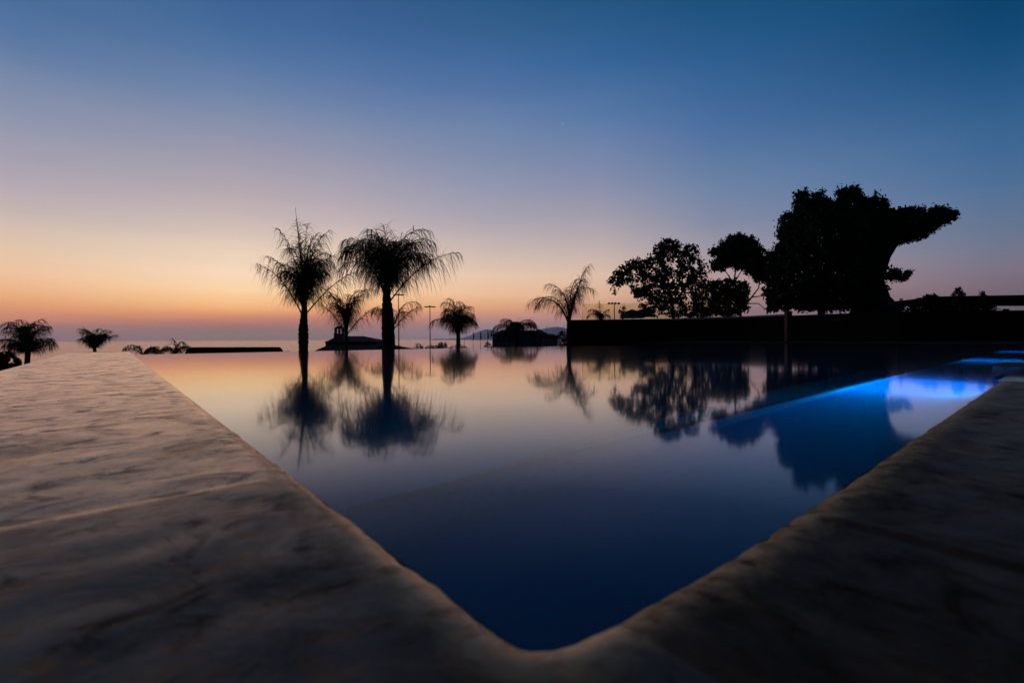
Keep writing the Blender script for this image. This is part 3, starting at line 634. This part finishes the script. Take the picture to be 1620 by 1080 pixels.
T2 = [(1117,414),(1124,411),(1132,414),(1138,410),(1130,404),(1122,402),(1125,396),(1132,393),(1140,388),(1137,382),(1144,378),(1150,380),(1155,372),(1163,374),(1168,370),(1176,372),(1180,377),(1188,374),(1193,381),(1201,383),(1200,391),(1209,394),(1206,402),(1214,408),(1211,418),(1216,430),(1210,444),(1198,446),(1190,438),(1183,440),(1178,430),(1170,424),(1164,428),(1158,420),(1150,424),(1143,432),(1134,428),(1126,424)]
T2b = [(1128,445),(1145,436),(1158,444),(1180,447),(1186,462),(1180,480),(1186,497),(1140,500),(1124,494)]
tree('broadleaf_tree', 46, T2, 10500, 6.0, [[(1172, 503, 2.2, 0), (1170, 488, 2, 0), (1166, 470, 1.7, 0), (1162, 440, 1.2, 0), (1166, 410, .8, 0)],
    [(1171, 490, 1.6, 0), (1186, 474, 1.3, 0), (1200, 456, 1, 0), (1204, 430, .7, 0)], [(1190, 470, 1, 0), (1206, 468, .7, 0), (1222, 470, .5, 0)], [(1180, 480, .9, 0), (1200, 480, .7, 0), (1212, 490, .5, 0)],
    [(1164, 455, 1, 0), (1150, 432, .7, 0), (1136, 420, .4, 0)], [(1163, 445, .9, 0), (1178, 420, .7, 0), (1190, 400, .4, 0)]],
    'umbrella-shaped tree with bare forked branches showing below its crown', 'tree', 'trees behind the terrace wall', gap=-.42, thick=30, base=1172, ground=TZ, gscale=.09, clump=8, seed=2, extra=[(T2b, 4200)])
T3 = [(1212,494),(1206,460),(1210,440),(1208,420),(1212,400),(1222,392),(1229,384),(1228,372),(1233,356),(1232,344),(1240,338),(1254,332),(1256,318),(1258,304),(1268,297),(1280,300),(1282,310),(1292,303),(1304,300),(1306,310),(1318,314),(1322,302),(1332,296),(1346,293),(1360,295),(1366,304),(1370,312),(1382,308),(1396,306),(1407,312),(1409,328),(1418,331),(1436,327),(1460,329),(1486,327),(1504,329),(1519,335),(1516,343),(1506,350),(1492,357),(1478,363),(1472,378),(1458,380),(1446,381),(1430,384),(1418,388),(1412,397),(1404,404),(1402,416),(1404,428),(1401,438),(1404,448),(1406,460),(1402,492)]
T3b = [(1402,428),(1416,426),(1428,430),(1442,427),(1442,434),(1434,441),(1420,445),(1404,443)]
tree('broadleaf_tree', 44, T3, 32000, 5.4, [[(1374, 505, 30, 0), (1378, 490, 27, 0), (1378, 470, 24, 0), (1372, 440, 20, 0), (1350, 400, 14, 0), (1330, 360, 6, 0)],
    [(1378, 450, 14, 0), (1400, 405, 8, 0), (1425, 372, 4, 0), (1470, 350, 1.6, 0), (1505, 339, .6, 0)], [(1300, 503, 6, 1), (1298, 460, 5, 1), (1290, 400, 4, 1), (1275, 330, 1, 1)], [(1393, 440, 2.5, 0), (1412, 437, 1, 0), (1436, 432, .5, 0)],
    [(1345, 400, 8, 0), (1345, 340, 3, 0), (1346, 300, .6, 0)], [(1380, 400, 6, 0), (1392, 340, 2, 0), (1398, 312, .6, 0)], [(1396, 470, 9, 0), (1404, 480, 10, 0), (1410, 494, 16, 0)]],
    'huge dense tree with a flat limb reaching out to the right', 'tree', 'trees behind the terrace wall', gap=-.9, thick=70, base=1370, ground=TZ, clump=10, seed=3, extra=[(T3b, 900), ([(1405,332),(1440,329),(1500,330),(1518,335),(1502,351),(1470,371),(1430,382),(1405,392)], 5500)], fill=42000)

# ------------------------------------------------------------------ skyline at the right
def shrub(name, d, poly, n, leaf_px, label, cat, group=None, ground=None, seed=0, m='leaf', thick=20, gap=-.9):
    cx = sum(p[0] for p in poly)/len(poly); yb = max(p[1] for p in poly); b0 = W(cx, yb, d); g_ = ground if ground is not None else gz(b0.x, b0.y)
    t = thing(name, (b0.x, b0.y, g_), label, cat, group)
    mb = MB(); k = d/F; yt = min(p[1] for p in poly)
    mb.tube([(b0.x, b0.y, g_-.1), W(cx, yb, d), W(cx+1, (yb+yt)/2, d)], [1.5*k, 1.2*k, .4*k], 6); mb.build('stem', M['bark'], t)
    v, f = leaves_mesh(crown_points(poly, d, n, thick, gap, .12, 1.5, 4, seed, 0), leaf_px*k, .6); fast_obj('foliage', v, f, M[m], t); return t
shrub('cypress_tree', 30, [(1418,492),(1421,482),(1424,474),(1427,473),(1429,480),(1433,492)], 500, 2.6, 'tiny pointed cypress at the foot of the huge tree', 'cypress', seed=1, ground=TZ-.8)
shrub('bush', 30, [(1432,492),(1438,486),(1446,478),(1450,472),(1458,472),(1462,468),(1468,466),(1474,468),(1478,464),(1484,468),(1490,474),(1494,492)], 3800, 3, 'stepped dark bush between the cypress and the flat-roofed pavilion', 'bush', seed=2, ground=TZ-.8)
shrub('bush', 27.6, [(1506,484),(1507,463),(1511,459),(1513,455.5),(1520,455.5),(1522,461),(1528,466),(1530,472),(1532,486)], 1500, 2.6, 'square-topped dark shrub poking above the left end of the pavilion roof', 'bush', seed=3, ground=TZ-.8)
shrub('cypress_tree', 27.6, [(1543,492),(1546,476),(1550,464),(1553,460),(1558,461),(1560,472),(1568,478),(1574,482),(1575,492)], 1700, 2.6, 'blunt cypress standing in front of the pavilion roof', 'cypress', seed=4, ground=TZ-.8)
pv_ = thing('pavilion', tuple(W(1600, 495, 31)), 'low flat-roofed pavilion with a long thick roof slab at the right edge', 'pavilion')
mb = MB(); a, c = W(1484, 474, 31), W(1760, 466, 29); h_ = .42; dd = Vector((.6, 5, 0))
v = [a, c, c+dd, a+dd]; v = [Vector((p.x, p.y, p.z)) for p in v]
lo = [Vector((p.x, p.y, z_)) for p, z_ in zip(v, (a.z-.1, c.z-.35, c.z-.35, a.z-.1))]; hi = [p+Vector((0, 0, .42 if i in (1, 2) else .32)) for i, p in enumerate(lo)]
mb.add(lo+hi, [(0, 3, 2, 1), (4, 5, 6, 7), (0, 1, 5, 4), (1, 2, 6, 5), (2, 3, 7, 6), (3, 0, 4, 7)]); mb.build('roof_slab', M['wallp'], pv_)
for x in (1486, 1533, 1570, 1745):
    mb = MB(); p = W(x, 495, 31.5); mb.box((p.x, p.y+.6, TZ-1), .16, .16, W(x, 473, 31).z-TZ+.95); mb.build('post', M['wallp'], pv_)
mb = MB(); p = W(1515, 495, 33.5); mb.box((p.x, p.y, TZ-1), 2.9, .2, W(1515, 472, 32).z-TZ+.95, -.05); mb.build('back_wall', M['house'], pv_)
lg = thing('sun_lounger', tuple(W(1586, 494, 28)), 'small dark lounger silhouette under the pavilion roof, right of the blunt cypress', 'lounger')
mb = MB(); mb.tube([W(1576, 492.5, 28), W(1586, 492, 28), W(1596, 492, 28)], .03, 6); mb.build('seat', M['metal'], lg)
mb = MB(); mb.prism([W(1586, 492, 28).to_2d(), W(1597, 492, 28).to_2d(), W(1597, 492, 28.6).to_2d(), W(1586, 492, 28.6).to_2d()], W(1590, 493, 28).z, W(1590, 488.4, 28).z); mb.build('cushion', M['metal'], lg)
mb = MB(); mb.tube([W(1575, 490, 28), W(1579, 488.2, 28), W(1584, 489.5, 28)], .022, 6); mb.build('armrest', M['metal'], lg)

# terrace things seen through the glass
def lamp4():
    t = thing('street_lamp', tuple(W(972, 508, 47)), 'four-headed lamp post seen through the glass railing', 'street lamp'); mb = MB()
    mb.tube([W(972, 520, 47), W(972, 500, 47), W(972, 481, 47)], [.06, .05, .04], 7); mb.build('pole', M['metal'], t)
    mb = MB(); mb.tube([W(963, 479.5, 47), W(981, 479.5, 47)], .025, 5); mb.build('arm', M['metal'], t)
    for x in (963.5, 968.5, 973.5, 979): mb = MB(); c = W(x, 480, 47); mb.lathe(tuple(c), [(.03, .12), (.13, .06), (.15, 0), (.1, -.08)], 10); mb.build('lamp_head', M['metal'], t)
lamp4()
def umbrella(x, y0, w_, h_, d, label):
    t = thing('parasol', tuple(W(x, 510, d)), label, 'parasol', 'closed-topped parasols behind the glass'); k = d/F
    c = W(x, y0, d); mb = MB(); n = 12; prof = [(.02, 0), (w_*.22*k, -h_*.22*k), (w_*.4*k, -h_*.6*k), (w_*.5*k, -h_*k)]
    mb.lathe(tuple(c), [(r, z) for r, z in prof][::-1], n); mb.build('canopy', M['cloth2'], t)
    mb = MB(); mb.tube([(c.x, c.y, TZ-.1), (c.x, c.y, c.z-.05)], .03, 6); mb.build('pole', M['metal'], t)
M['cloth2'] = mat('parasol_cloth', (.05, .07, .09), .9, .05, 3, .2)
umbrella(1000, 489, 40, 14, 43, 'dark parasol canopy behind the glass, left of the two, beside the lamp post')
umbrella(1014, 489, 38, 12, 46, 'dark parasol canopy behind the glass, right of the two, below the wide loose tree')
shrub('bush', 46, [(980,502),(978,494),(981,488),(985,484),(989,486),(991,494),(990,502)], 260, 2.8, 'sparse leggy plant behind the glass, right of the four-headed lamp', 'bush', ground=TZ, seed=6, gap=-.2)

# ------------------------------------------------------------------ town below the infinity edge
hg = thing('clipped_hedge', tuple(W(372, 560, 45)), 'long flat-topped clipped hedge seen as a black bar just above the water', 'hedge')
b_ = W(372, 560, 45); k = 45/F
sec = []; xs_ = np.concatenate([[300, 300.6, 302, 305], np.linspace(310, 432, 34), [437, 440, 442, 443]])
v = []; f = []
for i, x in enumerate(xs_):
    e = min(1, min(x-299.5, 443.5-x)/5)**.5; top = W(x, 557.5-8.0*e-.25*noise.noise(Vector((x*.3, 0, 0))), 45).z+.02*(x-300)/140
    c = W(x, 556, 45)
    for a, z in ((-.7, gz(c.x, c.y)), (-.72, top-.25), (-.55, top), (.55, top+.02), (.72, top-.25), (.7, gz(c.x, c.y))): v.append((c.x, c.y+a, z))
n = 6; f = [(i*n+j, (i+1)*n+j, (i+1)*n+j+1, i*n+j+1) for i in range(len(xs_)-1) for j in range(n-1)]
obj('hedge_body', v, f, M['hedge'], hg, True)
lp = []
for i in range(2600):
    x = random.uniform(301, 442); e = min(1, min(x-299.5, 443.5-x)/5)**.5; p = W(x, 557.5-8.0*e+random.uniform(-.3, 3)**1, 45+random.uniform(-.7, .7)); lp.append(p[:])
v, f = leaves_mesh(lp, 1.4*k, .6); fast_obj('leaves', v, f, M['hedge'], hg)

def poly_prism(name, pts_px, d, depth, m, parent, skew=0):
    # a volume with the given elevation outline, d metres away and depth metres deep
    a = [W(x, y, d) for x, y in pts_px]; c = [Vector((p.x*(1+skew), p.y+depth, p.z)) for p in a]; n = len(a)
    v = a+c; f = [tuple(range(n)), tuple(range(2*n-1, n-1, -1))]+[(i, n+i, n+(i+1) % n, (i+1) % n) for i in range(n)]
    return obj(name, v, f, m, parent)
D1 = 85
ch = thing('house', tuple(W(545, 575, D1)), 'dark house with a small open bell tower behind the slim palm', 'house')
poly_prism('wall', [(515, 600), (592.5, 600), (592.5, 541), (515, 541)], D1+1.0, 8, M['house'], ch)
poly_prism('gable_wall', [(516, 600), (544, 600), (544, 533), (530, 533), (516, 540.5)], D1, 1.05, M['house'], ch)
def hip(ridge0, ridge1, e0, e1, dn, df, over=0):
    r0 = W(*ridge0, (dn+df)/2); r1 = W(*ridge1, (dn+df)/2); a = W(*e0, dn); b_ = W(*e1, dn); c = Vector((b_.x, df, b_.z)); d_ = Vector((a.x, df, a.z))
    v = [a, b_, c, d_, r0, r1]; v += [p-Vector((0, 0, .18)) for p in v[:4]]
    return v, [(0, 1, 5, 4), (1, 2, 5), (2, 3, 4, 5), (3, 0, 4), (0, 6, 7, 1), (1, 7, 8, 2), (2, 8, 9, 3), (3, 9, 6, 0), (6, 9, 8, 7)]
v, f = hip((540, 531.5), (575, 531.5), (513.5, 540.5), (594.5, 540), D1-.3, D1+10); obj('roof', v, f, M['roof'], ch)
v, f = hip((520, 545), (620, 545), (498, 554.5), (640, 553), D1-5, D1+3); obj('porch_roof', v, f, M['roof'], ch)
tb = poly_prism('bell_tower', [(528, 541), (543, 541), (543, 529), (528, 529)], D1-.6, 1.6, M['house'], ch)
poly_prism('tower_ledge', [(527, 529.2), (544, 529.2), (544, 527.6), (527, 527.6)], D1-.75, 1.9, M['house'], tb)
for x0, x1 in ((528.8, 530.6), (534.8, 536.2), (540.4, 542.2)): poly_prism('belfry_post', [(x0, 527.8), (x1, 527.8), (x1, 519.5), (x0, 519.5)], D1-.4, .9, M['house'], tb)
poly_prism('belfry_cap', [(528, 519.7), (543, 519.7), (540, 517.5), (535.5, 515), (531, 517.5)], D1-.5, 1.1, M['roof'], tb)
for x0 in (556, 568, 580):
    wi = poly_prism('window', [(x0, 549), (x0+5, 549), (x0+5, 543.5), (x0, 543.5)], D1+.93, .05, M['roof'], ch); poly_prism('pane', [(x0+.6, 548.6), (x0+4.4, 548.6), (x0+4.4, 544), (x0+.6, 544)], D1+.9, .03, M['pane'], wi)
D2 = 78
h2 = thing('house', tuple(W(825, 575, D2)), 'broad dark house with hipped roofs behind the low wide palm', 'house')
poly_prism('wall', [(779, 600), (812, 600), (812, 528.5), (779, 528.5)], D2, 7, M['house'], h2)
poly_prism('side_wall', [(811, 600), (867, 600), (867, 529.5), (846, 524), (811, 524.5)], D2+1.2, 6, M['house'], h2)
v, f = hip((793, 522), (808, 521), (778, 529), (815, 528), D2-.4, D2+8); obj('roof', v, f, M['roof'], h2)
v, f = hip((824, 522.5), (846, 522), (810, 524.5), (846.5, 523), D2+.5, D2+8); obj('roof', v, f, M['roof'], h2)
v, f = hip((852, 520.5), (854, 520.5), (841, 526), (868, 528.5), D2+.3, D2+7); obj('roof', v, f, M['roof'], h2)
v, f = hip((862, 527), (876, 528.2), (858, 531), (884, 531.5), D2-1, D2+5); obj('roof', v, f, M['roof'], h2)
poly_prism('side_wall', [(860, 600), (882, 600), (882, 531.3), (860, 531.3)], D2-.6, 4, M['house'], h2)
for x0 in (786.5, 795, 803.5):
    wi = poly_prism('window', [(x0, 541), (x0+3.4, 541), (x0+3.4, 532), (x0, 532)], D2-.07, .06, M['roof'], h2); poly_prism('pane', [(x0+.5, 540.6), (x0+2.9, 540.6), (x0+2.9, 532.5), (x0+.5, 532.5)], D2-.1, .03, M['pane'], wi)
wi = poly_prism('window', [(844, 545), (851, 545), (851, 542), (844, 542)], D2+1.1, .09, M['roof'], h2); poly_prism('pane', [(844.5, 544.6), (850.5, 544.6), (850.5, 542.4), (844.5, 542.4)], D2+1.07, .03, M['pillar'], wi)
# lamp masts
def mast(x, yt, rpx, d, label):
    t = thing('lamp_mast', tuple(W(x, 575, d)), label, 'lamp mast', 'high lamp masts beyond the pool'); k = d/F; p = W(x, 545, d); g_ = gz(p.x, p.y); top = W(x, yt, d)
    t.location = (p.x, p.y, g_)
    t.matrix_world = Matrix.Translation((p.x, p.y, g_))
    mb = MB(); mb.tube([(p.x, p.y, g_), (p.x, p.y, (g_+top.z)/2), (p.x, p.y, top.z)], [1.1*k, .85*k, .6*k], 8); mb.build('pole', M['metal'], t)
    mb = MB(); mb.lathe((p.x, p.y, top.z), [(rpx*.62*k, -.5*k), (rpx*.7*k, 0), (rpx*.55*k, .4*k), (1.6*k, .9*k), (.5*k, 2*k)], 20); mb.build('lamp_ring', M['metal'], t)
    for j in range(8):
        a = 2*PI*j/8+.2; mb = MB(); c = (p.x+math.cos(a)*rpx*.8*k, p.y+math.sin(a)*rpx*.8*k, top.z-.9*k); mb.box(c, 3.2*k, 2.0*k, 1.1*k, a); mb.build('floodlight', M['metal'], t)
mast(680.5, 485, 9.5, 70, 'slender lamp mast with a flat ring of floodlights, standing clear left of the bushy palm')
mast(631, 466, 9, 62, 'slender lamp mast crossing the fronds just right of the thickest palm trunk')
def flag(x, yt, d, label):
    p = W(x, 545, d); g_ = gz(p.x, p.y); t = thing('feather_flag', (p.x, p.y, g_), label, 'flag', 'furled flags by the shore'); k = d/F; tz = W(x, yt, d).z
    mb = MB(); mb.tube([(p.x, p.y, g_), (p.x, p.y, tz)], .3*k, 6); mb.build('pole', M['metal'], t)
    mb = MB(); zz = lambda y: W(x, y, d).z; mb.tube([(p.x+.7*k, p.y, zz(yt+3)), (p.x+.9*k, p.y, zz(yt+7)), (p.x+1.1*k, p.y+.1, zz(yt+12)), (p.x+.8*k, p.y, zz(yt+15))], [.2*k, .75*k, 1.1*k, .6*k], 7); mb.build('cloth', M['cloth'], t)
flag(748.5, 522, 80, 'leftmost furled flag of three, nearest the bushy palm'); flag(760, 522, 80, 'middle furled flag of the three left of the broad dark house'); flag(771.5, 521, 80, 'rightmost furled flag of three, nearest the broad dark house')
def thinpole(x, yt, d, label):
    p = W(x, 545, d); g_ = gz(p.x, p.y); mb = MB(); mb.tube([(p.x, p.y, g_), (p.x, p.y, W(x, yt, d).z)], [.045, .03], 6); mb.lathe((p.x, p.y, W(x, yt, d).z), [(.03, 0), (.06, .04), (.02, .1)], 8)
    tag(mb.build('mast_pole', M['metal']), label, 'pole')
thinpole(865, 516, 90, 'thin bare pole behind the broad dark house roof'); thinpole(892.5, 515, 90, 'thin bare pole just left of the terrace wall corner'); thinpole(735, 536, 75, 'short bare pole right of the bushy palm trunk')
# shrubs on the slope below the infinity edge
def blob(x0, x1, yt, yb=566, n_=7):
    pts = [(x0, yb)]
    for i in range(n_): u = i/(n_-1); pts.append((x0+(x1-x0)*u, yb-(yb-yt)*(math.sin(PI*(.12+.76*u))**.6)+1.2*noise.noise(Vector((x0+i, yt, 0)))))
    return pts+[(x1, yb)]
GRP = 'dark shrubs along the slope below the pool'
shrub('shrub', 60, blob(606, 648, 546.5), 1900, 2.4, 'low mound of shrub hugging the base of the thickest palm trunk', 'shrub', GRP, seed=11)
shrub('shrub', 60, blob(653, 671, 543), 900, 2.2, 'tufted low shrub left of the slender lamp mast foot', 'shrub', GRP, seed=12)
shrub('shrub', 60, blob(668, 702, 546), 1400, 2.2, 'low dark shrub spreading round the lamp mast foot', 'shrub', GRP, seed=13)
shrub('shrub', 60, blob(688, 712, 541.5), 1400, 2.2, 'domed dark shrub between the lamp mast and the bushy palm', 'shrub', GRP, seed=14)
shrub('shrub', 60, blob(708, 743, 544.5), 1600, 2.2, 'low dark shrub round the bushy palm trunk', 'shrub', GRP, seed=15)
shrub('shrub', 62, blob(765, 779, 540), 1100, 2.0, 'small round shrub at the left wall of the broad dark house', 'shrub', GRP, seed=16)
shrub('round_tree', 64, [(880,566),(879,548),(880,534),(884,527),(888,524),(892,525),(896,531),(898,540),(900,566)], 2600, 2.2, 'round dark tree between the broad house and the thin leaning palm', 'tree', seed=17)
shrub('shrub', 60, blob(430, 470, 555.6), 700, 1.8, 'very low dark growth at the right end of the clipped hedge', 'shrub', GRP, seed=18)
shrub('shrub', 60, blob(590, 612, 547.5), 700, 2.2, 'low dark growth right of the bell-tower house', 'shrub', GRP, seed=19)
shrub('round_shrub', 22, [(-14,600),(-12,572),(-4,561),(6,556),(16,556),(24,562),(32,569),(36,578),(34,590),(20,602)], 3000, 4.0, 'round leafy shrub cut off by the left edge, in front of the stone walk corner', 'shrub', seed=20, gap=-.3, thick=18)

# ------------------------------------------------------------------ the thin evening haze over land and sea
hb = MB(); hb.prism([(-14000, -1200), (14000, -1200), (14000, 12800), (-14000, 12800)], SEA-6, 345)
hm = bpy.data.materials.new('evening_haze'); hm.use_nodes = True; nt = hm.node_tree; nt.nodes.clear()
o = nn(nt, 'ShaderNodeOutputMaterial'); pvn = nn(nt, 'ShaderNodeVolumePrincipled'); pvn.inputs['Color'].default_value = (.95, .88, .95, 1); pvn.inputs['Density'].default_value = 3.2e-5; pvn.inputs['Anisotropy'].default_value = .75
nt.links.new(pvn.outputs[0], o.inputs['Volume']); hb.build('haze', hm)['kind'] = 'stuff'
